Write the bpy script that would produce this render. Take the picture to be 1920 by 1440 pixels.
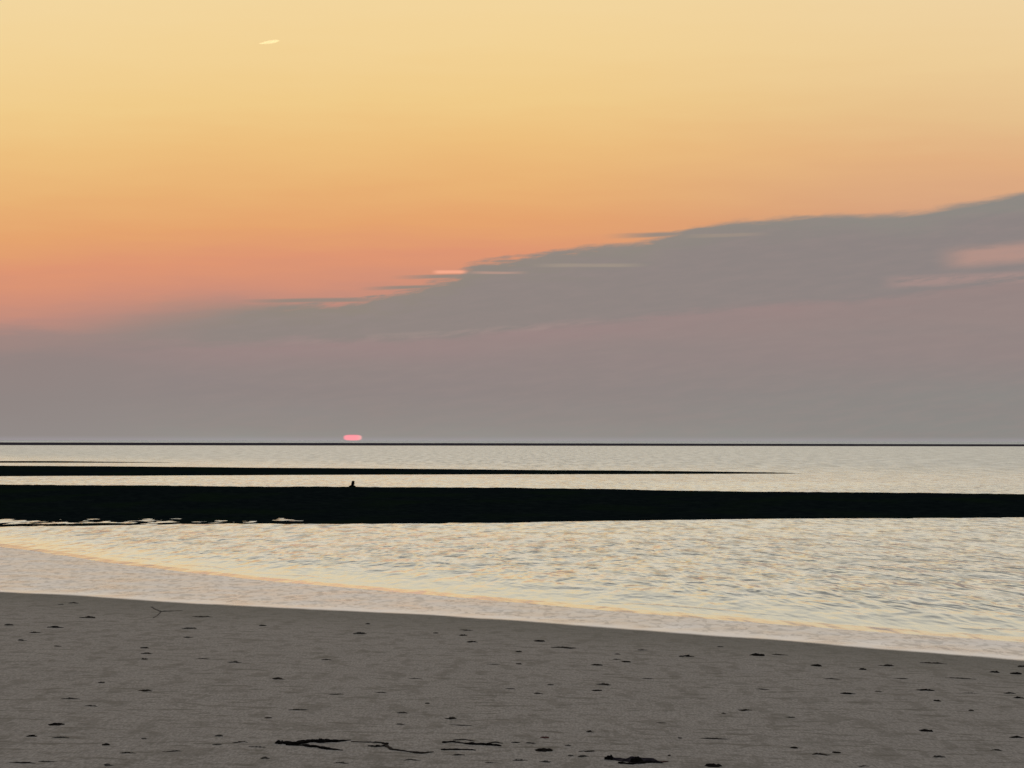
import bpy, math, random
import numpy as np
from mathutils import Matrix, Vector, noise as mnoise

random.seed(7); np.random.seed(7)
scene = bpy.context.scene
C = scene.collection
for o in list(bpy.data.objects): bpy.data.objects.remove(o)

# ------------------------------------------------------------------ camera
F = 4330.0                      # focal length in pixels of the 1920 wide photograph (25 degrees across)
CAM_H = 3.0
PITCH = math.atan(106.5/F)
ROLL = math.radians(0.075)
cam_data = bpy.data.cameras.new('camera')
cam_data.sensor_width = 36.0
cam_data.lens = 36.0*F/1920.0
cam_data.clip_start = 0.5
cam_data.clip_end = 300000.0
cam = bpy.data.objects.new('camera', cam_data)
C.objects.link(cam)
CAM_R = Matrix.Rotation(math.pi/2+PITCH, 4, 'X') @ Matrix.Rotation(ROLL, 4, 'Z')
cam.matrix_world = Matrix.Translation((0, 0, CAM_H)) @ CAM_R
scene.camera = cam
scene.render.resolution_x, scene.render.resolution_y = 1024, 768

# ------------------------------------------------------------------ node helper
class NB:
    """tiny expression builder for shader maths"""
    def __init__(s, tree): s.t = tree; s.n = tree.nodes; s.l = tree.links
    def new(s, typ, **kw):
        n = s.n.new(typ)
        for k, v in kw.items(): setattr(n, k, v)
        return n
    def put(s, sock, v):
        if isinstance(v, bpy.types.NodeSocket): s.l.new(v, sock)
        elif isinstance(v, (tuple, list)) and len(v) == 3 and sock.type == 'RGBA': sock.default_value = (*v, 1)
        else: sock.default_value = v
    def m(s, op, a, b=None, c=None, clamp=False):
        n = s.new('ShaderNodeMath', operation=op, use_clamp=clamp)
        s.put(n.inputs[0], a)
        if b is not None: s.put(n.inputs[1], b)
        if c is not None: s.put(n.inputs[2], c)
        return n.outputs[0]
    def add(s, a, b): return s.m('ADD', a, b)
    def sub(s, a, b): return s.m('SUBTRACT', a, b)
    def mul(s, a, b): return s.m('MULTIPLY', a, b)
    def sstep(s, v, lo, hi, a=0.0, b=1.0):
        n = s.new('ShaderNodeMapRange', interpolation_type='SMOOTHSTEP')
        s.put(n.inputs['Value'], v)
        for k, x in (('From Min', lo), ('From Max', hi), ('To Min', a), ('To Max', b)): s.put(n.inputs[k], x)
        return n.outputs[0]
    def lin(s, v, lo, hi, a=0.0, b=1.0):
        n = s.new('ShaderNodeMapRange')
        s.put(n.inputs['Value'], v)
        for k, x in (('From Min', lo), ('From Max', hi), ('To Min', a), ('To Max', b)): s.put(n.inputs[k], x)
        return n.outputs[0]
    def xyz(s, x, y, z=0.0):
        n = s.new('ShaderNodeCombineXYZ')
        for i, v in enumerate((x, y, z)): s.put(n.inputs[i], v)
        return n.outputs[0]
    def noise(s, vec, scale=1.0, detail=3.0, rough=0.5, dist=0.0):
        n = s.new('ShaderNodeTexNoise')
        s.put(n.inputs['Vector'], vec)
        n.inputs['Scale'].default_value = scale; n.inputs['Detail'].default_value = detail
        n.inputs['Roughness'].default_value = rough; n.inputs['Distortion'].default_value = dist
        return n.outputs[0]
    def ramp(s, v, stops):
        n = s.new('ShaderNodeValToRGB'); s.put(n.inputs[0], v)
        e = n.color_ramp.elements
        while len(e) > 1: e.remove(e[-1])
        e[0].position = stops[0][0]; e[0].color = (*stops[0][1], 1)
        for p, c in stops[1:]:
            k = e.new(p); k.color = (*c, 1)
        return n.outputs[0]
    def curve(s, v, pts):
        n = s.new('ShaderNodeFloatCurve'); s.put(n.inputs['Value'], v)
        cv = n.mapping.curves[0]
        cv.points[0].location = pts[0]; cv.points[1].location = pts[-1]
        for p in pts[1:-1]: cv.points.new(*p)
        for p in cv.points: p.handle_type = 'AUTO_CLAMPED'
        n.mapping.update()
        return n.outputs[0]
    def mix(s, f, a, b):
        n = s.new('ShaderNodeMix', data_type='RGBA')
        s.put(n.inputs[0], f); s.put(n.inputs[6], a); s.put(n.inputs[7], b)
        return n.outputs[2]

def lin1(c): c = c/255.0; return c/12.92 if c <= 0.04045 else ((c+0.055)/1.055)**2.4
def rgb(r, g, b): return (lin1(r), lin1(g), lin1(b))

# ------------------------------------------------------------------ world: dusk sky over the sea
SUN_AZ = math.atan((662-960)/F)              # angle of the setting sun from the camera axis
world = bpy.data.worlds.new('World'); scene.world = world
world.use_nodes = True
wt = world.node_tree; wt.nodes.clear(); w = NB(wt)
co = w.new('ShaderNodeTexCoord').outputs['Generated']
sep = w.new('ShaderNodeSeparateXYZ'); wt.links.new(co, sep.inputs[0])
dx, dy, dz = sep.outputs
el = w.m('ARCSINE', w.m('MINIMUM', w.m('MAXIMUM', dz, -1.0), 1.0))
az = w.m('ARCTAN2', dx, dy)
# sky measured in 1/4330 rad: U to the right of the axis + 960, V above the horizon
U = w.add(w.mul(az, F), 960.0)
V = w.mul(el, F)
Uc = w.m('DIVIDE', U, 1920.0, clamp=True)
n_big = w.sub(w.noise(w.xyz(w.mul(U, 1/260), w.mul(V, 1/36)), 1.0, 5, 0.55), 0.5)
n_mid = w.sub(w.noise(w.xyz(w.mul(U, 1/75), w.mul(w.sub(V, w.mul(U, .12)), 1/13), 3.0), 1.0, 4, 0.6), 0.5)
n_fine = w.sub(w.noise(w.xyz(w.mul(U, 1/90), w.mul(V, 1/9)), 1.0, 3, 0.6), 0.5)
# clear afterglow
arch = w.mul(w.m('POWER', w.m('ABSOLUTE', w.sub(U, 900.0)), 1.6), 0.00085)
Vt = w.add(w.add(V, w.m('MINIMUM', arch, 70.0)), w.mul(n_big, 60.0))
VR = 1000.0
def sky_ramp(l): return w.ramp(w.m('DIVIDE', Vt, VR), [(v/VR, rgb(*c)) for v, c in l])
rampL = sky_ramp([(0, (147, 143, 139)), (30, (146, 139, 136)), (110, (144, 134, 131)), (185, (146, 132, 129)), (228, (160, 135, 129)), (262, (190, 140, 126)), (300, (210, 145, 120)),
                  (350, (222, 150, 115)), (410, (229, 164, 111)), (480, (233, 178, 117)), (560, (237, 191, 126)), (640, (240, 203, 138)), (740, (242, 210, 150)), (900, (243, 216, 163)), (1000, (244, 219, 172))])
rampR = sky_ramp([(0, (140, 139, 135)), (110, (140, 133, 131)), (200, (147, 132, 130)), (300, (170, 137, 130)), (400, (205, 150, 126)),
                  (480, (214, 163, 130)), (560, (224, 174, 130)), (640, (229, 190, 140)), (740, (236, 204, 152)), (840, (238, 209, 160)), (1000, (240, 214, 172))])
clear = w.mix(w.sstep(U, 900.0, 2000.0), rampL, rampR)
# grey cloud bank: ragged top edge climbing to the right
EV = 600.0
edge_pts = [(0, 218), (200, 238), (400, 257), (480, 259), (600, 256), (690, 262), (760, 282), (840, 306), (900, 335), (1000, 349), (1090, 363), (1200, 372), (1270, 392), (1340, 407),
            (1440, 414), (1550, 421), (1700, 422), (1800, 438), (1920, 457)]
edge = w.mul(w.curve(Uc, [(x/1920, v/EV) for x, v in edge_pts]), EV)
soft = w.mul(w.curve(Uc, [(0, 1.0), (0.18, .9), (0.25, .45), (0.33, .16), (0.45, .22), (0.60, .16), (0.85, .17), (1, .13)]), 60.0)
ragged = w.curve(Uc, [(0, .9), (.30, .5), (.36, 1.0), (.50, .9), (.62, .5), (1, .22)])
ed = w.sub(w.add(edge, w.add(w.mul(w.add(w.mul(n_big, 34.0), w.mul(n_mid, 60.0)), ragged), w.mul(n_fine, 5.0))), V)       # positive inside the cloud
cloud = w.mul(w.sstep(ed, w.mul(soft, -0.6), soft), w.sstep(w.add(U, w.mul(n_big, 260.0)), 60.0, 470.0))
def wisp(x0, x1, v, th, slope=0.0, fx=0.35):
    """thin horizontal streak between two bearings"""
    cx, hw = (x0+x1)/2, (x1-x0)/2
    a = w.m('ABSOLUTE', w.m('DIVIDE', w.sub(U, cx), hw))
    mx = w.sstep(a, 1.0, 1.0-fx*1.6)
    vv = w.add(w.mul(w.sub(U, cx), slope), v)
    b = w.m('ABSOLUTE', w.sub(w.add(V, w.mul(n_fine, 4.0)), vv))
    return w.mul(mx, w.sstep(b, th, th*0.25))
for args in ((1120, 1420, 387, 7, 0.03, .5), (715, 1000, 308, 5, 0.02, .5), (860, 1060, 323, 7, .04, .4), (400, 800, 262, 6, .02, .5), (660, 900, 288, 5, .04, .5), (900, 1000, 337, 3, .05, .5)):
    cloud = w.m('MAXIMUM', cloud, w.mul(wisp(*args), 0.9))
lower = w.mul(w.curve(Uc, [(0, 180/EV), (.26, 186/EV), (.43, 199/EV), (.57, 226/EV), (.68, 246/EV), (.85, 268/EV), (1, 300/EV)]), EV)
under = w.sstep(w.sub(w.add(lower, w.add(w.mul(n_big, 30.0), w.add(w.mul(n_mid, 26.0), w.mul(n_fine, 10.0)))), V), -8.0, 14.0)
cl_dark = w.mix(w.sstep(U, 300.0, 1900.0), rgb(145, 134, 129), rgb(141, 132, 130))
cl_dark = w.mix(w.sstep(w.add(ed, w.mul(n_big, 60.0)), 55.0, 0.0), cl_dark, w.mix(w.sstep(U, 500.0, 1900.0), rgb(146, 135, 125), rgb(141, 137, 131)))
pink = w.mix(w.sstep(U, 1000.0, 1900.0), rgb(156, 134, 132), rgb(152, 133, 130))
low_r = w.ramp(w.m('DIVIDE', V, 300.0), [(0, rgb(147, 146, 141)), (.10, rgb(145, 139, 135)), (.3, rgb(143, 133, 131)), (.5, rgb(147, 133, 131)), (.72, rgb(150, 134, 131))])
low_r = w.mix(w.mul(w.mul(w.sstep(U, 900.0, 1900.0), w.sstep(V, 170.0, 60.0)), 0.8), low_r, rgb(138, 137, 133))
cl_pink = w.mix(w.sstep(w.sub(lower, V), 70.0, 0.0), low_r, pink)
cl_col = w.mix(w.mul(under, w.sstep(n_big, -.35, .25, .55, 1.0)), cl_dark, cl_pink)
# openings in the bank where the afterglow shows through
cl_col = w.mix(w.mul(w.mul(wisp(1735, 2080, 346, 27, .07, .3), w.sstep(w.add(n_mid, n_big), -.45, .12)), .66), cl_col, rgb(196, 153, 138))
cl_col = w.mix(w.mul(w.mul(wisp(1630, 1960, 298, 15, .03, .3), w.sstep(n_mid, -.2, .1)), .50), cl_col, rgb(184, 148, 140))
cl_col = w.mix(w.mul(wisp(980, 1230, 329, 5, 0.0, .4), .42), cl_col, rgb(176, 160, 140))
cl_col = w.mix(w.mul(wisp(1260, 1460, 384, 5, 0.02, .5), .30), cl_col, rgb(180, 158, 135))
cl_col = w.mix(w.mul(w.mul(wisp(480, 1240, 203, 9, .065, .3), w.sstep(n_mid, -.12, .16)), .30), cl_col, rgb(170, 150, 142))
cl_col = w.mix(w.sstep(n_mid, -.15, .25, 0.0, .22), cl_col, rgb(158, 141, 137))
west = w.mix(cloud, clear, cl_col)
west = w.mix(w.mul(wisp(806, 880, 316, 5, 0.0, .3), .95), west, rgb(246, 172, 142))
west = w.mix(w.mul(wisp(860, 1000, 315, 4, 0.0, .5), .5), west, rgb(205, 160, 143))
# pale haze right on the horizon and the red disc sinking into it
west = w.mix(w.sstep(V, 10.0, 0.0, 0.0, 0.42), west, rgb(164, 158, 166))
sx = w.sub(U, 662.0); sy = w.sub(V, 5.6)
rr = w.m('POWER', w.add(w.m('POWER', w.m('ABSOLUTE', w.m('DIVIDE', sx, 16.5)), 3.2), w.m('POWER', w.m('ABSOLUTE', w.m('DIVIDE', sy, 5.2)), 3.2)), 1/3.2)
sun_m = w.sstep(rr, 1.16, 0.84)
west = w.mix(sun_m, west, w.mix(w.sstep(V, 12.5, 9.0), rgb(228, 100, 115), w.mix(w.sstep(sx, 6.0, 18.0), rgb(255, 158, 166), rgb(244, 178, 174))))
# high sky above the frame and the rest of the dome
hi = w.ramp(w.m('DIVIDE', V, F*math.pi/2), [(0.12, rgb(244, 219, 172)), (0.15, rgb(250, 232, 194)), (0.21, rgb(254, 242, 214)), (0.30, rgb(244, 236, 218)), (0.45, rgb(212, 208, 200)), (0.70, rgb(160, 162, 168)), (1.0, rgb(128, 136, 152))])
skyw = w.mix(w.sstep(V, 820.0, 1000.0), west, hi)
toward = w.m('COSINE', w.sub(az, SUN_AZ))
nish = w.new('ShaderNodeTexSky', sky_type='NISHITA'); nish.sun_disc = False
nish.sun_elevation = math.radians(1.0); nish.sun_rotation = SUN_AZ
nish.air_density = 1.0; nish.dust_density = 1.5
far_mix = w.mul(w.sstep(toward, 0.75, -0.35), w.sstep(w.m('ABSOLUTE', el), 1.45, 1.0))
bgA = w.new('ShaderNodeBackground'); wt.links.new(skyw, bgA.inputs[0]); bgA.inputs[1].default_value = 1.0
bgB = w.new('ShaderNodeBackground'); wt.links.new(nish.outputs[0], bgB.inputs[0]); bgB.inputs[1].default_value = 0.15
mx = w.new('ShaderNodeMixShader'); wt.links.new(far_mix, mx.inputs[0]); wt.links.new(bgA.outputs[0], mx.inputs[1]); wt.links.new(bgB.outputs[0], mx.inputs[2])
wo = w.new('ShaderNodeOutputWorld'); wt.links.new(mx.outputs[0], wo.inputs[0])

# the sun itself: red, almost extinguished, on the horizon
sd = bpy.data.lights.new('sun', 'SUN'); sd.energy = 0.004; sd.angle = math.radians(9); sd.color = (1.0, 0.55, 0.45)
sun = bpy.data.objects.new('sun', sd); C.objects.link(sun)
sun.rotation_euler = (math.radians(90-1.0), 0, math.pi-SUN_AZ)   # light comes from the sea, low over the horizon

scene.view_settings.view_transform = 'Standard'; scene.view_settings.look = 'None'
scene.view_settings.gamma = 1.0; scene.view_settings.use_curve_mapping = False
scene.view_settings.exposure = 0.0

# ------------------------------------------------------------------ layout: photograph position -> place on a level
def ray(px, py):
    d = CAM_R.to_3x3() @ Vector(((px-960)/F, (720-py)/F, -1.0))
    return d
def at(px, py, z=0.0):
    d = ray(px, py); t = (z-CAM_H)/d.z
    return Vector((d.x*t, d.y*t, z))
def line_fn(pts, z=0.0, lo=None, hi=None):
    """shore line in plan: Y as a function of X, straight on beyond the ends"""
    P = sorted([(at(x, y, z).x, at(x, y, z).y) for x, y in pts])
    X = np.array([p[0] for p in P]); Y = np.array([p[1] for p in P])
    sl = lo if lo is not None else (Y[1]-Y[0])/(X[1]-X[0]); sr = hi if hi is not None else (Y[-1]-Y[-2])/(X[-1]-X[-2])
    def f(x):
        x = np.asarray(x, float); r = np.interp(x, X, Y)
        r = np.where(x < X[0], Y[0]+(x-X[0])*sl, r); return np.where(x > X[-1], Y[-1]+(x-X[-1])*sr, r)
    return f
Ys = line_fn([(0, 1024), (100, 1038), (200, 1054), (320, 1069), (480, 1087), (700, 1106), (960, 1129), (1200, 1150), (1440, 1169), (1600, 1181), (1750, 1192), (1920, 1204)], hi=-0.35)
Yw = line_fn([(0, 1110), (150, 1117), (300, 1128), (480, 1138), (640, 1145), (800, 1153), (960, 1163), (1280, 1188), (1440, 1199), (1600, 1213), (1760, 1226), (1920, 1239)], z=0.03, hi=-0.45, lo=-0.9)

def vnoise(X, Y, seed=0):
    """smooth value noise on numpy arrays"""
    rs = np.random.RandomState(seed); T = rs.rand(256, 256)
    xi = np.floor(X).astype(int); yi = np.floor(Y).astype(int); fx = X-xi; fy = Y-yi
    fx = fx*fx*(3-2*fx); fy = fy*fy*(3-2*fy)
    g = lambda a, b: T[a & 255, b & 255]
    return (g(xi, yi)*(1-fx)+g(xi+1, yi)*fx)*(1-fy)+(g(xi, yi+1)*(1-fx)+g(xi+1, yi+1)*fx)*fy-0.5
def fbm(X, Y, seed=0, oct=4):
    r = 0; a = 1.0
    for k in range(oct): r = r+a*vnoise(X*2**k+11.3*k, Y*2**k-7.7*k, seed+k); a *= 0.5
    return r

def ground_z(X, Y):
    X = np.asarray(X, float); Y = np.asarray(Y, float)
    ys, yw = Ys(X), np.minimum(Yw(X), Ys(X)-1.5)
    s = ys-Y                                   # metres up the beach from the water's edge
    t = np.clip(s/np.maximum(ys-yw, 0.5), 0, 1)
    z = np.where(s < 0, np.maximum(s*0.012, -0.8), 0.03*t)
    up = np.clip(yw-Y, 0, 80)
    z = z+0.030*up-0.030*1.2*(1-np.exp(-up/1.2))
    z = z+0.0016*fbm(X/1.7, Y/1.7, 3)*np.clip(1.2-np.abs(s)/3, 0.25, 1)+0.010*fbm(X/2.2, Y/3.0, 9)*np.clip(up/6, 0, 1)
    return z

def grid_mesh(name, xs, ys, zf, attrs=None):
    X, Y = np.meshgrid(xs, ys); Z = zf(X, Y)
    nx, ny = len(xs), len(ys)
    me = bpy.data.meshes.new(name)
    v = np.stack([X, Y, Z], -1).reshape(-1, 3).astype(np.float32)
    i = np.arange(nx*ny).reshape(ny, nx)
    q = np.stack([i[:-1, :-1], i[:-1, 1:], i[1:, 1:], i[1:, :-1]], -1).reshape(-1, 4)
    me.vertices.add(len(v)); me.vertices.foreach_set('co', v.ravel())
    me.loops.add(q.size); me.loops.foreach_set('vertex_index', q.ravel().astype(np.int32))
    me.polygons.add(len(q)); me.polygons.foreach_set('loop_start', (np.arange(len(q))*4).astype(np.int32))
    me.polygons.foreach_set('use_smooth', np.ones(len(q), bool))
    me.update(calc_edges=True); me.validate()
    for k, fn in (attrs or {}).items():
        a = me.attributes.new(k, 'FLOAT', 'POINT'); a.data.foreach_set('value', fn(X, Y).ravel().astype(np.float32))
    return me
def link(name, me, mat, parent=None, **props):
    o = bpy.data.objects.new(name, me); C.objects.link(o)
    if mat: me.materials.clear(); me.materials.append(mat)
    if parent: o.parent = parent
    for k, v in props.items(): o[k] = v
    return o
def spaced(lo, a, b, hi, step, k=1.12):
    c = list(np.arange(a, b+step/2, step)); d = step; x = b
    while x < hi: d *= k; x += d; c.append(x)
    d = step; x = a; L = []
    while x > lo: d *= k; x -= d; L.append(x)
    return np.array(L[::-1]+c)

# ------------------------------------------------------------------ materials
def material(name):
    m = bpy.data.materials.new(name); m.use_nodes = True; m.node_tree.nodes.clear(); b = NB(m.node_tree)
    out = b.new('ShaderNodeOutputMaterial')
    return m, b, out
def principled(b, out, **kw):
    p = b.new('ShaderNodeBsdfPrincipled')
    for k, v in kw.items(): b.put(p.inputs[k], v)
    if out: b.l.new(p.outputs[0], out.inputs[0])
    return p
def attr(b, name): n = b.new('ShaderNodeAttribute', attribute_name=name); return n.outputs['Fac']
def bump(b, h, strength=1.0, dist=1.0, normal=None):
    n = b.new('ShaderNodeBump'); b.put(n.inputs['Height'], h); n.inputs['Strength'].default_value = strength; n.inputs['Distance'].default_value = dist
    if normal: b.l.new(normal, n.inputs['Normal'])
    return n.outputs[0]
def pos(b):
    g = b.new('ShaderNodeNewGeometry'); s = b.new('ShaderNodeSeparateXYZ'); b.l.new(g.outputs['Position'], s.inputs[0]); return s.outputs

# sea water: rippled, calmer in the last metres before the sand and in the lee of the bank
mw, b, out = material('sea_water')
X, Y, Z = pos(b); sh = attr(b, 'shore')          # metres out from the water's edge
warp = b.noise(b.xyz(b.mul(X, .5), b.mul(Y, .16)), 1.0, 2)
r1 = b.noise(b.xyz(b.add(b.mul(X, 1.9), b.mul(warp, 1.5)), b.add(b.mul(Y, 0.40), b.mul(X, .10)), 0.0), 1.0, 2, 0.5)
r2 = b.noise(b.xyz(b.mul(X, .55), b.mul(Y, .10), 4.0), 1.0, 3, 0.6, .5)
r3 = b.noise(b.xyz(b.mul(X, 3.6), b.mul(Y, 1.1), 8.0), 1.0, 2, 0.5)
blot = b.noise(b.xyz(b.mul(X, 1.5), b.mul(Y, .34), 12.0), 1.0, 3, 0.55, .8)
wind = b.noise(b.xyz(b.mul(X, .06), b.mul(Y, .035), 2.0), 1.0, 2, 0.5)
far_r = b.mul(b.noise(b.xyz(b.mul(X, .75), b.mul(Y, .055), 20.0), 1.0, 3, .6), b.mul(b.sstep(sh, 60.0, 200.0), 1.6))
calm = b.mul(b.sstep(sh, 0.2, 9.0, 0.22, 1.0), b.sstep(wind, .3, .65, .65, 1.15))
hgt = b.add(b.mul(r1, 0.46), b.add(b.mul(r2, 0.20), b.mul(r3, 0.040)))
hgt = b.add(b.mul(hgt, calm), far_r)
lip = b.add(b.mul(b.m('MINIMUM', sh, 110.0), 0.028), b.mul(b.m('MAXIMUM', b.sub(b.m('MINIMUM', sh, 110.0), 0.8), 0.0), 0.068))        # the thin swash thickening away from its edge
wv = b.noise(b.xyz(b.mul(X, .45), b.mul(Y, .3), 5.0), 1.0, 2)
rid = b.m('ABSOLUTE', b.sub(sh, b.add(1.0, b.mul(wv, 1.6))))
ridge = b.mul(b.mul(b.sstep(rid, .22, 0.0), 0.016), b.sstep(wv, .42, .6))
nrm = bump(b, b.add(hgt, b.add(lip, ridge)))
rough = b.add(b.sstep(sh, 0.0, 7.0, 0.17, 0.22), b.mul(b.sstep(blot, .35, .65, -.05, .10), b.sstep(sh, .5, 6.0)))
rough = b.add(rough, b.add(b.sstep(sh, 90.0, 240.0, 0.0, 0.14), b.sstep(sh, 1200.0, 3000.0, 0.0, 0.35)))
gl = b.new('ShaderNodeBsdfGlossy'); b.put(gl.inputs['Color'], (0.88, 0.93, 1.0)); b.put(gl.inputs['Roughness'], rough); b.l.new(nrm, gl.inputs['Normal'])
df = b.new('ShaderNodeBsdfDiffuse'); b.put(df.inputs['Color'], (0.07, 0.068, 0.062))
lw = b.new('ShaderNodeLayerWeight'); lw.inputs['Blend'].default_value = .5; b.l.new(nrm, lw.inputs['Normal'])
# grey ripple tone painted in: noise patches and distance cut the sky reflection
mottle = b.noise(b.xyz(b.mul(X, 1.9), b.mul(Y, .42), 31.0), 1.0, 3, .6)
mottle_far = b.noise(b.xyz(b.mul(X, .8), b.mul(Y, .07), 33.0), 1.0, 4, .65)
mirror_fade = b.sub(1.0, b.mul(b.sstep(mottle, .46, .66, 0.0, .30), b.mul(b.sstep(sh, 1.5, 12.0), b.sstep(sh, 130.0, 60.0))))
mirror_fade = b.mul(mirror_fade, b.sub(1.0, b.mul(b.sstep(mottle_far, .38, .66, 0.06, .38), b.sstep(sh, 60.0, 220.0))))
ms = b.new('ShaderNodeMixShader'); b.l.new(b.mul(b.lin(lw.outputs['Facing'], .71, .90, .28, .99), mirror_fade), ms.inputs[0])
b.l.new(df.outputs[0], ms.inputs[1]); b.l.new(gl.outputs[0], ms.inputs[2]); b.l.new(ms.outputs[0], out.inputs[0])

# beach sand: dark and damp, mirror-wet film beside the water
msand, b, out = material('damp_sand')
X, Y, Z = pos(b); up = attr(b, 'up')             # metres above the film's upper edge (negative: under the film)
grain = b.noise(b.xyz(X, Y, Z), 60.0, 2, 0.7)
fleck = b.noise(b.xyz(b.mul(X, 4.6), b.mul(Y, 3.2), 0.0), 1.0, 3, 0.6)
patch = b.noise(b.xyz(b.mul(X, 1.1), b.mul(Y, .45), 3.0), 1.0, 5, 0.6)
patch2 = b.noise(b.xyz(b.mul(X, 3.5), b.mul(Y, .9), 7.0), 1.0, 3, 0.6)
base = b.mix(b.sstep(patch, .3, .72), (0.445, 0.415, 0.425), (0.385, 0.360, 0.370))
base = b.mix(b.mul(b.sstep(patch2, .52, .62), .42), base, (0.095, 0.090, 0.085))
base = b.mix(b.mul(b.sstep(fleck, .56, .66), .45), base, (0.07, 0.066, 0.062))
grain2 = b.noise(b.xyz(b.mul(X, 22), b.mul(Y, 9), 2.0), 1.0, 4, 0.75)
streak = b.noise(b.xyz(b.mul(X, 1.9), b.mul(Y, 4.2), 9.0), 1.0, 4, 0.7)
base = b.mix(b.sstep(streak, .555, .63, 0, .75), base, (0.10, 0.094, 0.09))
base = b.mix(b.sstep(grain, .40, .65, 0, .34), base, (0.10, 0.094, 0.09))
grain3 = b.noise(b.xyz(b.mul(X, 48), b.mul(Y, 8), 5.0), 1.0, 2, 0.7)
base = b.mix(b.sstep(grain3, .36, .66, 0, .50), base, (0.10, 0.094, 0.092))
base = b.mix(b.sstep(grain2, .38, .64, 0, .42), base, (0.12, 0.113, 0.108))
base = b.mix(b.sstep(up, 7.0, 0.0, 0.0, 0.55), base, (0.120, 0.122, 0.112))
h = b.add(b.mul(fleck, 0.010), b.add(b.mul(patch2, 0.02), b.mul(grain, 0.0012)))
dry = principled(b, None, **{'Base Color': base, 'Roughness': 0.75, 'Specular IOR Level': 0.25})
b.l.new(bump(b, h, 0.8), dry.inputs['Normal'])
film_n = b.noise(b.xyz(b.mul(X, 5.5), b.mul(Y, 1.9), 1.0), 1.0, 3, 0.65, .6)
film_p = b.noise(b.xyz(b.mul(X, .9), b.mul(Y, .8), 6.0), 1.0, 3, 0.6)
wet = b.new('ShaderNodeBsdfGlossy'); b.put(wet.inputs['Color'], (.84, .86, .96)); b.put(wet.inputs['Roughness'], b.sstep(film_p, .3, .7, .26, .40))
b.l.new(bump(b, b.add(b.mul(film_n, .010), b.mul(film_p, .02))), wet.inputs['Normal'])
wob = b.mul(b.sub(b.noise(b.xyz(b.mul(X, .8), b.mul(Y, .8), 2.0), 1.0, 3), .5), .5)
wf = b.sstep(b.add(up, wob), 0.18, -0.30)
drain = b.mul(b.sstep(b.add(up, b.mul(b.sub(film_p, .5), 3.0)), -0.4, -1.5, .94, 0.82), b.sstep(b.mul(b.sub(film_n, .5), b.sstep(up, -.4, -1.2)), .10, -.02, .70, 1.0))
ms = b.new('ShaderNodeMixShader'); b.l.new(b.mul(wf, drain), ms.inputs[0]); b.l.new(dry.outputs[0], ms.inputs[1]); b.l.new(wet.outputs[0], ms.inputs[2])
b.l.new(ms.outputs[0], out.inputs[0])

# exposed banks: nearly black mussels and weed
mbank, b, out = material('dark_mussel_bed')
X, Y, Z = pos(b)
n1 = b.noise(b.xyz(X, Y, Z), 2.2, 4, .65); n2 = b.noise(b.xyz(b.mul(X, .25), b.mul(Y, .12)), 1.0, 3)
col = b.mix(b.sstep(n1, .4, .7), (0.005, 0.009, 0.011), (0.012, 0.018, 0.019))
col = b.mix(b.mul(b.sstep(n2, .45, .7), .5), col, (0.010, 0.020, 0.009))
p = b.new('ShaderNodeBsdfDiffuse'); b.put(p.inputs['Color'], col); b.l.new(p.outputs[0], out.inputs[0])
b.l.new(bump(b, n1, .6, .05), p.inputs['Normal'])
mfar, b, out = material('far_hazed_sand')  # far bank: distance haze is mixed into its purple-grey colour
p = b.new('ShaderNodeBsdfDiffuse'); b.put(p.inputs['Color'], (0.065, 0.058, 0.078)); b.l.new(p.outputs[0], out.inputs[0])

def weed_mat(name, a, c, rough=.7, spec=.15):
    m, b, out = material(name)
    tc = b.new('ShaderNodeTexCoord').outputs['Object']
    n = b.noise(tc, 40.0, 3, .6)
    p = b.new('ShaderNodeBsdfDiffuse'); b.put(p.inputs['Color'], b.mix(b.sstep(n, .35, .7), a, c)); b.l.new(p.outputs[0], out.inputs[0])
    b.l.new(bump(b, n, .5, .004), p.inputs['Normal']); return m
m_black = weed_mat('black_weed', (.010, .009, .009), (.022, .019, .018))
m_brown = weed_mat('brown_weed', (.045, .038, .034), (.075, .065, .058))
m_grey = weed_mat('dull_weed', (.085, .078, .073), (.130, .120, .113))
m_red = weed_mat('reddish_weed', (.085, .040, .040), (.12, .065, .062))
m_twig = weed_mat('bleached_twig', (.13, .12, .115), (.19, .178, .168))
m_purple = weed_mat('purplish_weed', (.022, .018, .024), (.060, .052, .062))

# ------------------------------------------------------------------ setting: sea, beach, banks
xs = spaced(-60000, -22, 14, 60000, 0.22, 1.13); ysw = np.concatenate([spaced(10, 30, 100, 101, 0.22), spaced(100.3, 100.5, 101, 90000, .5, 1.09)])
ysw = np.unique(np.round(ysw, 3))
sea = link('sea', grid_mesh('sea', xs, ysw, lambda X, Y: np.zeros_like(X), {'shore': lambda X, Y: np.clip(Y-Ys(X), -1, 9e4)/np.sqrt(1+0.6)}), mw, kind='structure')
xb = spaced(-900, -20, 12, 900, 0.16, 1.15); yb = spaced(-500, 12, 70, 95, 0.16, 1.15)
beach = link('beach', grid_mesh('beach', xb, yb, ground_z, {'up': lambda X, Y: np.clip(np.minimum(Yw(X), Ys(X)-1.5)-Y, -10, 60)}), msand, kind='structure')

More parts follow.
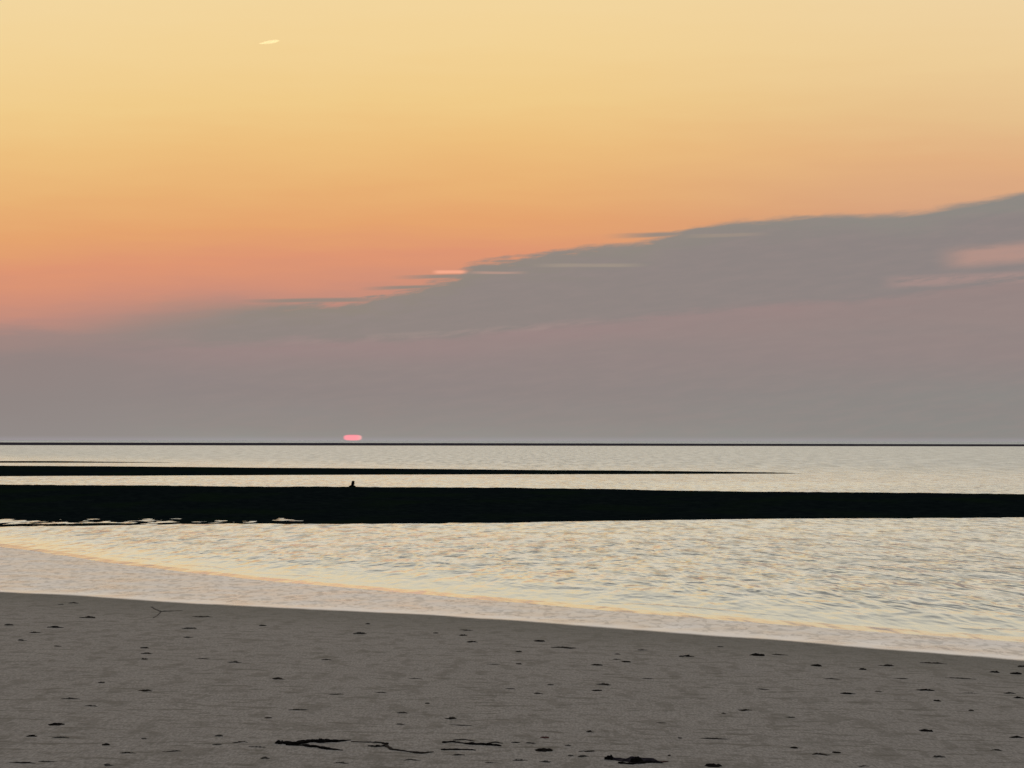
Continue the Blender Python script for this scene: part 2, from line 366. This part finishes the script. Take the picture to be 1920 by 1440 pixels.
def bank(name, near, crest, mat, x0, x1, xstep, ystep, height, back, seed, rough=0.03, gentle=None, taper=None):
    """low bank rising out of the water: near waterline, crest line, falling away behind"""
    n = line_fn(near, 0.0); c = line_fn(crest, height)
    def zf(X, T):
        a, k = n(X), np.maximum(c(X), n(X)+2.0)
        Yr = a-4+T*(k-a+4+back); s = (Yr-a)/(k-a)
        g = gentle(X) if gentle else 0.0
        prof = np.where(s < 0, s*(k-a)*0.02, np.where(s < 1, np.sin(np.clip(s, 0, 1)*math.pi/2)**(0.75+0.9*g), 1-((Yr-k)/back)**2*1.6))
        z = np.where(s < 0, prof, prof*height)
        if taper is not None: z = z-taper(X)*height
        amp = rough*np.clip(0.35+s*2, 0.2, 1)
        z = z+amp*fbm(X/0.55, Yr/0.9, seed, 3)+rough*0.9*fbm(X/4.0, Yr/4.0, seed+9, 3)
        if gentle: z = z+0.05*np.clip(g, 0, 1)*fbm(X/0.8, Yr/1.6, seed+20, 3)*np.clip(1-np.abs(s-.14)/.22, 0, 1)+0.055*np.clip(g, 0, 1)*fbm(X/.3, Yr/.5, seed+30, 2)*np.clip(1-np.abs(s-.10)/.2, 0, 1)-np.clip(g, 0, 1)*(0.006*np.exp(-((s-.13)/.06)**2)-.02*np.exp(-((s-.01)/.03)**2))
        return z, Yr
    xx = spaced(x0, x0/2, x1/2, x1, xstep, 1.1); tt = np.linspace(0, 1, ystep)
    me = grid_mesh(name, xx, tt, lambda X, T: zf(X, T)[0])
    XX, TT = np.meshgrid(xx, tt); Zv, Yv = zf(XX, TT)
    me.vertices.foreach_set('co', np.stack([XX, Yv, Zv], -1).reshape(-1, 3).astype(np.float32).ravel()); me.update()
    return link(name, me, mat, kind='structure'), zf
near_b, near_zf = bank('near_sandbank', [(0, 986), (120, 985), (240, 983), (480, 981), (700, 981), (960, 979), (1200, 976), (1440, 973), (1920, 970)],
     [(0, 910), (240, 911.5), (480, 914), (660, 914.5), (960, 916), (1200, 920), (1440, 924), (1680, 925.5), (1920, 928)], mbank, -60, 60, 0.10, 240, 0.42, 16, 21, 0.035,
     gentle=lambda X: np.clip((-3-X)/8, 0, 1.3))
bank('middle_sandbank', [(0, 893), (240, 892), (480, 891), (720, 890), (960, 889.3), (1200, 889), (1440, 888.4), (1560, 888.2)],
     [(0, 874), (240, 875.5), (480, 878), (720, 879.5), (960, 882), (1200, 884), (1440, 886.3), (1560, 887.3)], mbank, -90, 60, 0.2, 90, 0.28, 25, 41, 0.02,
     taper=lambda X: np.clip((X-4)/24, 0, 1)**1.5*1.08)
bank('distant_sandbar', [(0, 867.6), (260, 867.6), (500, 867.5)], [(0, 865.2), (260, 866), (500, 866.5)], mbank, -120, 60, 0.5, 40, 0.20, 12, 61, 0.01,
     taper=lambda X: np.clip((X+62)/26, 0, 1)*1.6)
bank('far_sandbank', [(0, 834.8), (960, 835.8), (1920, 837.0)], [(0, 829.3), (960, 831.0), (1920, 833.0)], mfar, -3000, 3000, 12, 30, 0.9, 200, 71, 0.06)

# ------------------------------------------------------------------ small things
def mesh_of(name, verts, faces, smooth=True):
    me = bpy.data.meshes.new(name); me.from_pydata([tuple(v) for v in verts], [], faces); me.validate(); me.update()
    for p in me.polygons: p.use_smooth = smooth
    return me
def empty(name, loc, **props):
    o = bpy.data.objects.new(name, None); C.objects.link(o); o.location = loc; o.empty_display_size = .1
    for k, v in props.items(): o[k] = v
    return o
def hit(px, py):
    """where the line of sight meets the beach"""
    d = ray(px, py); t = -CAM_H/d.z
    for _ in range(30):
        p = Vector((0, 0, CAM_H))+d*t
        t = (float(ground_z(p.x, p.y))-CAM_H)/d.z*0.6+t*0.4
    p = Vector((0, 0, CAM_H))+d*t
    return Vector((p.x, p.y, float(ground_z(p.x, p.y))))

def clump_mesh(W, D, H, seed, lumpy=.35):
    """flattened irregular heap"""
    n, R = 28, 7; vs = []; fs = []
    for r in range(R+1):
        q = r/R
        for k in range(n):
            a = 2*math.pi*k/n
            e = 1+lumpy*1.3*mnoise.noise((math.cos(a)*1.7, math.sin(a)*1.7, seed*3.1))+lumpy*.5*mnoise.noise((math.cos(a)*5, math.sin(a)*5, seed))
            x, y = W/2*q*e*math.cos(a), D/2*q*e*math.sin(a)
            z = H*max(0, 1-q**2)**.6*(.75+lumpy*1.6*mnoise.noise((x/W*7, y/D*4, seed*1.7)))-(0.006 if r == R else 0)
            vs.append((x, y, z))
    for r in range(R):
        for k in range(n):
            a, b_ = r*n+k, r*n+(k+1) % n
            fs.append((a, a+n, b_+n, b_))
    fs.append(tuple(range(n-1, -1, -1))[::-1])
    fs.append(tuple(R*n+k for k in range(n-1, -1, -1)))
    return mesh_of('clump', vs, fs)
def strand_mesh(pts, rad, seed, flat=.55):
    """a limp ribbon-like tube through pts (local), with radius per point"""
    P = []; Rr = []
    for i in range(len(pts)-1):
        for k in range(7):
            t = k/7; P.append(Vector(pts[i]).lerp(Vector(pts[i+1]), t)); Rr.append(rad[i]*(1-t)+rad[i+1]*t)
    P.append(Vector(pts[-1])); Rr.append(rad[-1]); n = 8; vs = []; fs = []
    for i, p in enumerate(P):
        d = (P[min(i+1, len(P)-1)]-P[max(i-1, 0)]).normalized(); sd_ = Vector((-d.y, d.x, 0)).normalized()
        r = Rr[i]*(1+.55*mnoise.noise((i*.45, seed*2.3, 0))); off = sd_*Rr[i]*1.4*mnoise.noise((i*.3, seed, 5.))
        for k in range(n):
            a = 2*math.pi*k/n
            vs.append(p+off+sd_*(math.cos(a)*r*1.5)+Vector((0, 0, r*flat*(math.sin(a)+.75+.5*mnoise.noise((i*.5, 9., seed))))))
    for i in range(len(P)-1):
        for k in range(n):
            a, b_ = i*n+k, i*n+(k+1) % n; fs.append((a, b_, b_+n, a+n))
    fs.append(tuple(range(n-1, -1, -1))); fs.append(tuple((len(P)-1)*n+k for k in range(n)))
    return mesh_of('strand', vs, fs)

def path_strand(name, px_pts, rad_px, mat, parent_loc, parent, seed, **props):
    P = [hit(x, y) for x, y in px_pts]; d = parent_loc.y
    rad = [1.15*r*d/F for r in rad_px]
    return link(name, strand_mesh([p-parent_loc for p in P], rad, seed), mat, parent, **props)

# --- seaweed with several fronds, lying along the bottom of the view
W1 = hit(590, 1396)
big = empty('seaweed', W1, label='large black seaweed forked into a long V, lying at the bottom left of the sand', category='seaweed')
path_strand('frond', [(527, 1393), (552, 1396), (580, 1391), (600, 1391), (628, 1391), (657, 1388)], [3.2, 4.2, 4.4, 5.2, 3.4, 1.6], m_black, W1, big, 1)
path_strand('frond', [(536, 1397), (565, 1398), (592, 1401), (615, 1405), (643, 1407)], [2.6, 3.0, 3.0, 3.4, 1.6], m_black, W1, big, 2)
kn = link('bladder', clump_mesh(20*W1.y/F, .10, 9*W1.y/F, 3), m_black, big); kn.location = hit(601, 1392)-W1
kn = link('holdfast', clump_mesh(17*W1.y/F, .12, 7*W1.y/F, 4, .5), m_black, big); kn.location = hit(525, 1394)-W1
W2 = hit(735, 1402)
g = empty('seaweed', W2, label='broken line of brown-black seaweed just right of the forked one, dipping to the right', category='seaweed')
path_strand('frond', [(658, 1391), (690, 1392), (716, 1393), (724, 1396)], [1.2, 1.5, 2.2, 2.8], m_brown, W2, g, 5)
path_strand('frond', [(690, 1399), (706, 1400), (722, 1399)], [1.4, 2.6, 1.8], m_black, W2, g, 6)
path_strand('frond', [(724, 1398), (735, 1406), (762, 1409), (790, 1413), (812, 1410)], [2.2, 2.4, 1.6, 2.9, 1.0], m_brown, W2, g, 7)
W3 = hit(885, 1396)
g = empty('seaweed', W3, label='tangle of thin dark seaweed with black ends, right of the bottom middle sand', category='seaweed')
path_strand('frond', [(832, 1393), (846, 1391), (862, 1393), (885, 1396), (915, 1397), (940, 1399)], [2.6, 2.4, 1.5, 3.2, 3.4, 1.6], m_black, W3, g, 8)
path_strand('frond', [(850, 1388), (872, 1387), (890, 1390)], [1.2, 1.6, 1.0], m_brown, W3, g, 9)
path_strand('frond', [(915, 1394), (928, 1392), (942, 1394)], [1.4, 1.8, 1.0], m_brown, W3, g, 10)
W4 = hit(860, 1406)
g = empty('seaweed', W4, label='straight thin black weed blade lying just below the tangle of dark seaweed', category='seaweed')
path_strand('frond', [(827, 1406), (850, 1406), (878, 1406), (892, 1407)], [2.2, 2.4, 2.3, 1.4], m_black, W4, g, 11)
W5 = hit(1190, 1427)
g = empty('seaweed', W5, label='biggest matted purple-black seaweed with a reddish right tip at the bottom edge', category='seaweed')
k = link('mat', clump_mesh(105*W5.y/F, .20, 6.5*W5.y/F, 12, .55), m_purple, g)
k = link('bladder', clump_mesh(26*W5.y/F, .08, 9*W5.y/F, 13, .4), m_black, g); k.location = hit(1194, 1430)-W5+Vector((0, 0, .012))
k = link('bladder', clump_mesh(17*W5.y/F, .07, 9*W5.y/F, 14, .4), m_black, g); k.location = hit(1143, 1424)-W5
path_strand('frond', [(1160, 1431), (1185, 1433), (1215, 1430), (1240, 1430)], [2.6, 3.2, 2.6, 1.6], m_black, W5, g, 15)
path_strand('frond', [(1222, 1429), (1236, 1430), (1252, 1428)], [1.6, 2.4, 1.0], m_red, W5, g, 16, label='reddish frond tip')
W6 = hit(315, 1146)
g = empty('twig', W6, label='thin grey forked twig lying just below the water film at upper left', category='twig')
path_strand('stem', [(284, 1138), (292, 1143), (302, 1147), (320, 1146), (341, 1145)], [.9, 1.1, 1.3, 1.0, .6], m_twig, W6, g, 17)
path_strand('branch', [(301, 1148), (295, 1154), (287, 1159)], [.9, .7, .5], m_twig, W6, g, 18)

# --- single scraps: x, y, width, height (photograph), material, kind, own label
K, B, G_, R_ = m_black, m_brown, m_grey, m_red
own = [
 (105, 1357, 31, 7, K, 'c', 'blackest oval weed clump in the lower left of the sand'),
 (105, 1175, 30, 6, K, 's', 'black weed streak with a thin right tail near the upper left waterline'),
 (165, 1157, 30, 5, B, 's', 'dark weed streak closest to the wet film at upper left'),
 (271, 1214, 16, 5, K, 'c', 'upper dark scrap of the stacked pair in the upper left sand'),
 (271, 1235, 13, 5, K, 'c', 'lower dark scrap of the stacked pair in the upper left sand'),
 (492, 1172, 14, 5, K, 'c', 'lone small black scrap above left centre, well right of the forked twig'),
 (272, 1294, 26, 6, B, 's', 'brownish weed scrap sloping right in the middle of the left sand'),
 (190, 1279, 12, 5, B, 'c', 'small rounded brown scrap up left of the sloping brownish one'),
 (60, 1379, 18, 7, K, 's', 'black scrap with a pale left tail, just below the blackest left clump'),
 (198, 1395, 17, 7, K, 'c', 'short thick black scrap at lower left, below right of the blackest clump'),
 (240, 1411, 34, 4, K, 's', 'long thin black blade tapering to the left, bottom left of the sand'),
 (1011, 1201, 19, 6, K, 'c', 'jet black clump right of centre, nearest the wet film'),
 (972, 1221, 12, 5, K, 'c', 'small dark scrap just below left of the jet black centre clump'),
 (1057, 1214, 50, 5, B, 's', 'long faint brown strand just right of and below the jet black centre clump'),
 (885, 1203, 22, 4, K, 's', 'lowest dash of three stacked dark weed dashes above centre'),
 (868, 1191, 16, 4, K, 's', 'middle dash of three stacked dark weed dashes above centre'),
 (874, 1181, 26, 4, B, 's', 'top dash of three stacked dark weed dashes above centre'),
 (1118, 1246, 22, 5, K, 'c', 'dark dash left of the joined pair of scraps right of centre'),
 (1173, 1240, 18, 5, K, 'c', 'darker right half of the joined pair of scraps right of centre'),
 (1157, 1236, 16, 3, B, 's', 'fainter left half of the joined pair of scraps right of centre'),
 (1132, 1283, 28, 5, B, 's', 'brownish upper scrap of the pair in the middle of the sand'),
 (1119, 1294, 18, 4, K, 'c', 'short black lower scrap of the pair in the middle of the sand'),
 (801, 1318, 11, 4, K, 'p', 'single tiny black pebble in the bare middle sand'),
 (1018, 1405, 34, 8, K, 'c', 'thick jet black clump at bottom centre, between the tangle and the purple mat'),
 (967, 1391, 18, 5, K, 's', 'short black scrap just right of the tangle of dark seaweed'),
 (995, 1393, 20, 4, B, 's', 'brown scrap beside the short black one, above the bottom jet black clump'),
 (1022, 1382, 17, 5, R_, 'c', 'only reddish scrap on the sand, above the bottom jet black clump'),
 (1337, 1434, 34, 9, K, 'c', 'black wedge of weed on the bottom edge, right of the purple mat'),
 (1420, 1227, 28, 8, K, 'c', 'thick black clump near the waterline in the right half'),
 (1462, 1227, 30, 4, B, 's', 'faint brown dash immediately right of the thick waterline clump'),
 (1289, 1229, 24, 6, K, 's', 'dark scrap left of the thick waterline clump, tilting up to the right'),
 (1532, 1247, 22, 6, K, 'c', 'dark scrap below right of the thick waterline clump'),
 (1618, 1254, 15, 6, K, 'c', 'small rounded dark scrap halfway between the waterline clump and right edge'),
 (1662, 1247, 30, 5, B, 's', 'brown scrap just right of the small rounded dark one near the waterline'),
 (1865, 1259, 20, 6, K, 'c', 'left one of two dark scraps near the right end of the waterline'),
 (1905, 1262, 24, 6, K, 'c', 'right one of two dark scraps near the right end of the waterline'),
 (1590, 1299, 28, 6, K, 's', 'low dark peaked scrap in the right sand'),
 (1735, 1293, 36, 5, K, 's', 'long flat dark blade in the right sand'),
 (1757, 1313, 13, 6, K, 'c', 'small dark scrap just below the long flat blade at right'),
 (1893, 1299, 24, 5, K, 's', 'dark dash near the right edge, upper of two'),
 (1912, 1308, 22, 6, K, 's', 'dark dash touching the right edge, lower of two'),
 (1821, 1331, 11, 7, B, 'p', 'rounded brown pebble alone in the right sand'),
 (1736, 1369, 28, 6, K, 'c', 'dark low mound of weed in the lower right sand'),
 (1906, 1382, 30, 5, K, 's', 'dark blade at the right edge in the lower right corner'),
 (1489, 1401, 16, 6, K, 'p', 'half-round dark stone at lower right, the left one of two'),
 (1568, 1410, 18, 5, K, 'p', 'flat dark stone at lower right, the right one of two'),
 (1340, 1384, 60, 4, B, 's', 'long thin brown strand lying above the black wedge at the bottom'),
 (1398, 1331, 28, 5, B, 's', 'brown scrap alone in the sand right of centre'),
]
rest = [(66,1185,20,5),(17,1171,16,5),(40,1200,18,5),(108,1211,16,4),(114,1133,12,3),(138,1130,20,4),(378,1156,40,4),(355,1178,28,4),(353,1194,16,5),(276,1225,22,4),
 (133,1309,38,5),(170,1323,26,5),(522,1272,24,5),(613,1236,18,5),(440,1241,28,4),(503,1345,14,5),(115,1382,34,5),(270,1384,12,5),(322,1408,36,4),(410,1379,16,5),(407,1395,18,5),
 (450,1391,30,5),(482,1400,36,4),(496,1421,16,5),(40,1430,52,5),(90,1427,36,4),(203,1433,18,7),(690,1169,10,5),(675,1187,24,6),(817,1186,11,5),(1158,1226,12,3),(1205,1218,18,4),
 (1032,1283,12,5),(973,1244,12,5),(957,1291,20,3),(754,1336,20,5),(845,1346,22,6),(865,1359,50,4),(750,1357,16,5),(1106,1371,15,5),(1277,1230,10,6),(1065,1397,12,5),(1102,1408,36,4),
 (1070,1416,12,5),(1094,1417,20,7),(975,1425,30,4),(1022,1427,22,5),(1275,1383,9,5),(1255,1416,6,6),(1350,1212,12,4),(1915,1249,16,5),(1750,1243,50,4),(1800,1271,60,4),(1647,1296,14,4),
 (1820,1299,30,3),(1482,1344,20,4),(1357,1337,8,5),(1540,1414,36,5),(1760,1418,26,5),(630,1301,30,4),(715,1298,22,3),(380,1235,30,3),(925,1245,26,3),(1010,1300,18,4),(560,1330,40,4),
 (1560,1272,36,4),(1430,1292,26,3),(1690,1272,30,3),(780,1272,26,3),(1240,1355,22,3),(640,1430,30,4),(770,1424,40,4),(860,1415,24,4),(920,1429,26,4),(1215,1272,24,3),(1868,1406,24,4),(1620,1436,24,4)]
NOUN = {'c': 'seaweed_scrap', 's': 'seaweed_strand', 'p': 'pebble'}
CAT = {'c': 'seaweed', 's': 'seaweed', 'p': 'pebble'}
def scrap(px, py, wd, ht, mat, kind, label, group, seed):
    P = hit(px, py+ht*.25); d = P.y; zc = CAM_H-P.z
    W = wd*d/F; H = ht*.36*d/F; D = max(.04, min(ht*.85*d*d/(F*zc), W*1.4))
    if kind == 's':
        r = ht*.50*d/F; a = random.uniform(-.12, .12)*ht/5
        n = 4; pts = []
        for i in range(n+1):
            t = i/n-.5; x = t*W*.95; y = t*W*a*6*.35+random.uniform(-.3, .3)*D
            pts.append(Vector((x, y, float(ground_z(P.x+x, P.y+y))-P.z-.001)))
        me = strand_mesh(pts, [r*.35, r*random.uniform(.6, 1.1), r*random.uniform(.9, 1.3), r*random.uniform(.5, 1.1), r*.3], seed)
    else:
        me = clump_mesh(W, D, H*1.25, seed, .12 if kind == 'p' else .38)
    o = link(NOUN[kind], me, mat, label=label, category=CAT[kind], group=group); o.location = P
    return o
for i, (px, py, wd, ht, mat, kind, lab) in enumerate(own):
    scrap(px, py, wd, ht, mat, kind, lab, 'dark wrack and pebbles strewn over the sand', 30+i)
anchors = [(590, 1393, 'big forked black seaweed'), (1190, 1427, 'purple-black weed mat'), (1018, 1405, 'jet black bottom clump'), (105, 1357, 'blackest clump at lower left'),
 (105, 1175, 'black streak at upper left'), (271, 1225, 'stacked pair of scraps'), (312, 1147, 'forked grey twig'), (272, 1294, 'sloping brownish scrap'), (1011, 1201, 'jet black clump near the film'),
 (876, 1191, 'three stacked dark dashes'), (1125, 1288, 'dark pair in the middle sand'), (801, 1318, 'tiny black pebble mid sand'), (1337, 1434, 'black wedge on the bottom edge'),
 (1420, 1227, 'thick black waterline clump'), (1618, 1254, 'rounded dark scrap near the waterline'), (1885, 1260, 'dark twin scraps at right'), (1735, 1293, 'long flat blade at right'),
 (1736, 1369, 'dark mound at lower right'), (1525, 1405, 'two dark stones at lower right'), (492, 1172, 'lone black scrap above left centre'), (240, 1411, 'thin blade at bottom left'), (885, 1396, 'dark tangle at bottom middle')]
ORD = ['', 'second ', 'third ', 'fourth ', 'fifth ', 'sixth ']
seen = {}
def sector(dx_, dy_):
    k = int(round(math.atan2(-dy_*2.5, dx_)/(math.pi/4))) % 8
    return ['right of', 'above right of', 'above', 'above left of', 'left of', 'below left of', 'below', 'below right of'][k]
near = []
for i, (px, py, wd, ht) in enumerate(rest):
    ax, ay, an = min(anchors, key=lambda a: math.hypot(a[0]-px, (a[1]-py)*2.5))
    near.append((math.hypot(ax-px, (ay-py)*2.5), an, sector(px-ax, py-ay), i))
for _, an, sec, i in sorted(near):
    px, py, wd, ht = rest[i]; n = seen.get((an, sec), 0); seen[(an, sec)] = n+1
    size = 'long thin' if wd > 32 else ('thin' if wd > 21 else 'tiny')
    lab = (ORD[n]+'%s faint weed scrap %s the %s' % (size, sec, an)).strip()
    scrap(px, py, wd, ht, [B, G_, G_][i % 3], 's' if wd > 14 else 'c', lab, 'faint thin weed scraps on the sand', 200+i)

# --- bird on its stone, on the crest of the bank
bx = at(660, 913, .42).x; tt = np.linspace(0, 1, 400)
zz, yy = near_zf(np.full(400, bx), tt); vis = (zz-CAM_H)/yy; q = int(np.argmax(np.where(zz > .1, vis, -9)))
BP = Vector((bx, float(yy[q]), float(zz[q])))
st = link('rock', clump_mesh(.42, .34, .14, 91, .2), m_black, label='flat dark stone under the small bird on the crest of the black bank', category='rock'); st.location = BP-Vector((0, 0, .02))
BS = 1.0; BW = 1.35
bird = empty('bird', BP+Vector((0.02, 0, .0)), label='small dark hunched bird on the crest of the near black bank, against pale water', category='bird')
def loft(rings, n=14):
    vs = []; fs = []
    for c_, rx, ry, tl in rings:
        for k in range(n):
            a = 2*math.pi*k/n; v = Vector((math.cos(a)*rx*BW, math.sin(a)*ry*BW, 0)); v.rotate(Matrix.Rotation(tl, 3, 'Y')); v = Vector(c_)+v; vs.append(Vector((v.x*BS, v.y*1.1, v.z*1.12)))
    for i in range(len(rings)-1):
        for k in range(n):
            a, b_ = i*n+k, i*n+(k+1) % n; fs.append((a, b_, b_+n, a+n))
    fs.append(tuple(range(n-1, -1, -1))); fs.append(tuple((len(rings)-1)*n+k for k in range(n)))
    return mesh_of('body', vs, fs)
link('body', loft([((-.10, 0, .0), .012, .016, -.5), ((-.07, 0, .03), .030, .034, -.4), ((-.02, 0, .055), .058, .060, -.25), ((0, 0, .10), .070, .066, -.1), ((.005, 0, .15), .068, .064, 0),
                    ((.01, 0, .19), .062, .058, .05), ((.014, 0, .215), .058, .055, .05), ((.018, 0, .24), .062, .058, 0), ((.020, 0, .265), .060, .055, 0), ((.020, 0, .285), .045, .042, 0), ((.020, 0, .297), .012, .012, 0)]), m_black, bird)
link('bill', loft([((.090, 0, .252), .010, .009, 1.4), ((.108, 0, .247), .006, .006, 1.5), ((.124, 0, .242), .002, .002, 1.6)], 8), m_brown, bird)
for sgn in (-1, 1):
    me = loft([((-.10, sgn*.03, .02), .006, .004, -.6), ((-.05, sgn*.070, .055), .026, .010, -.4), ((-.005, sgn*.088, .105), .040, .012, -.2), ((.005, sgn*.082, .155), .030, .010, 0), ((.008, sgn*.06, .185), .008, .006, 0)], 10)
    link('wing', me, m_black, bird)
    me = loft([((.0, sgn*.025, -.03), .008, .008, 0), ((.0, sgn*.025, .01), .006, .006, 0), ((-.002, sgn*.025, .075), .012, .012, 0)], 8)
    link('leg', me, m_brown, bird)

# --- short contrail far off, still catching light from beyond the horizon
mct, b, out = material('contrail_vapour')
lw = b.new('ShaderNodeLayerWeight'); lw.inputs['Blend'].default_value = .5
tc = b.new('ShaderNodeTexCoord').outputs['Object']
sp = b.new('ShaderNodeSeparateXYZ'); b.l.new(tc, sp.inputs[0])
dens = b.mul(b.sstep(lw.outputs['Facing'], .95, .25), b.sstep(b.noise(b.xyz(b.mul(sp.outputs[0], .06), b.mul(sp.outputs[2], .12)), 1.0, 3), .15, .6))
tr = b.new('ShaderNodeBsdfTransparent')
tl = b.new('ShaderNodeBsdfTranslucent'); b.l.new(b.mix(dens, (0, 0, 0), (.33, .32, .22)), tl.inputs['Color'])
ad = b.new('ShaderNodeAddShader'); b.l.new(tr.outputs[0], ad.inputs[0]); b.l.new(tl.outputs[0], ad.inputs[1]); b.l.new(ad.outputs[0], out.inputs[0])
DC = 20000.0; dr = ray(505, 79); cp = Vector((0, 0, CAM_H))+dr*(DC/dr.y); px_m = DC/F
rings = []
for i in range(19):
    t = i/18; r = (math.sin(math.pi*min(1, t*1.02))**.8)*(.45+.65*t)*px_m*4.6+.05
    rings.append(((t-.5)*px_m*40, (t-.5)*px_m*40*math.tan(math.radians(9.0)), r))
vs = []; fs = []; n = 20
for x, z, r in rings:
    for k in range(n):
        a = 2*math.pi*k/n; vs.append((x, math.cos(a)*r, z+math.sin(a)*r))
for i in range(len(rings)-1):
    for k in range(n):
        a, b_ = i*n+k, i*n+(k+1) % n; fs.append((a, a+n, b_+n, b_))
fs.append(tuple(range(n))); fs.append(tuple((len(rings)-1)*n+k for k in range(n-1, -1, -1)))
ct = link('contrail', mesh_of('contrail', vs, fs), mct, label='short bright contrail streak high in the yellow sky at upper left', category='contrail'); ct.location = cp
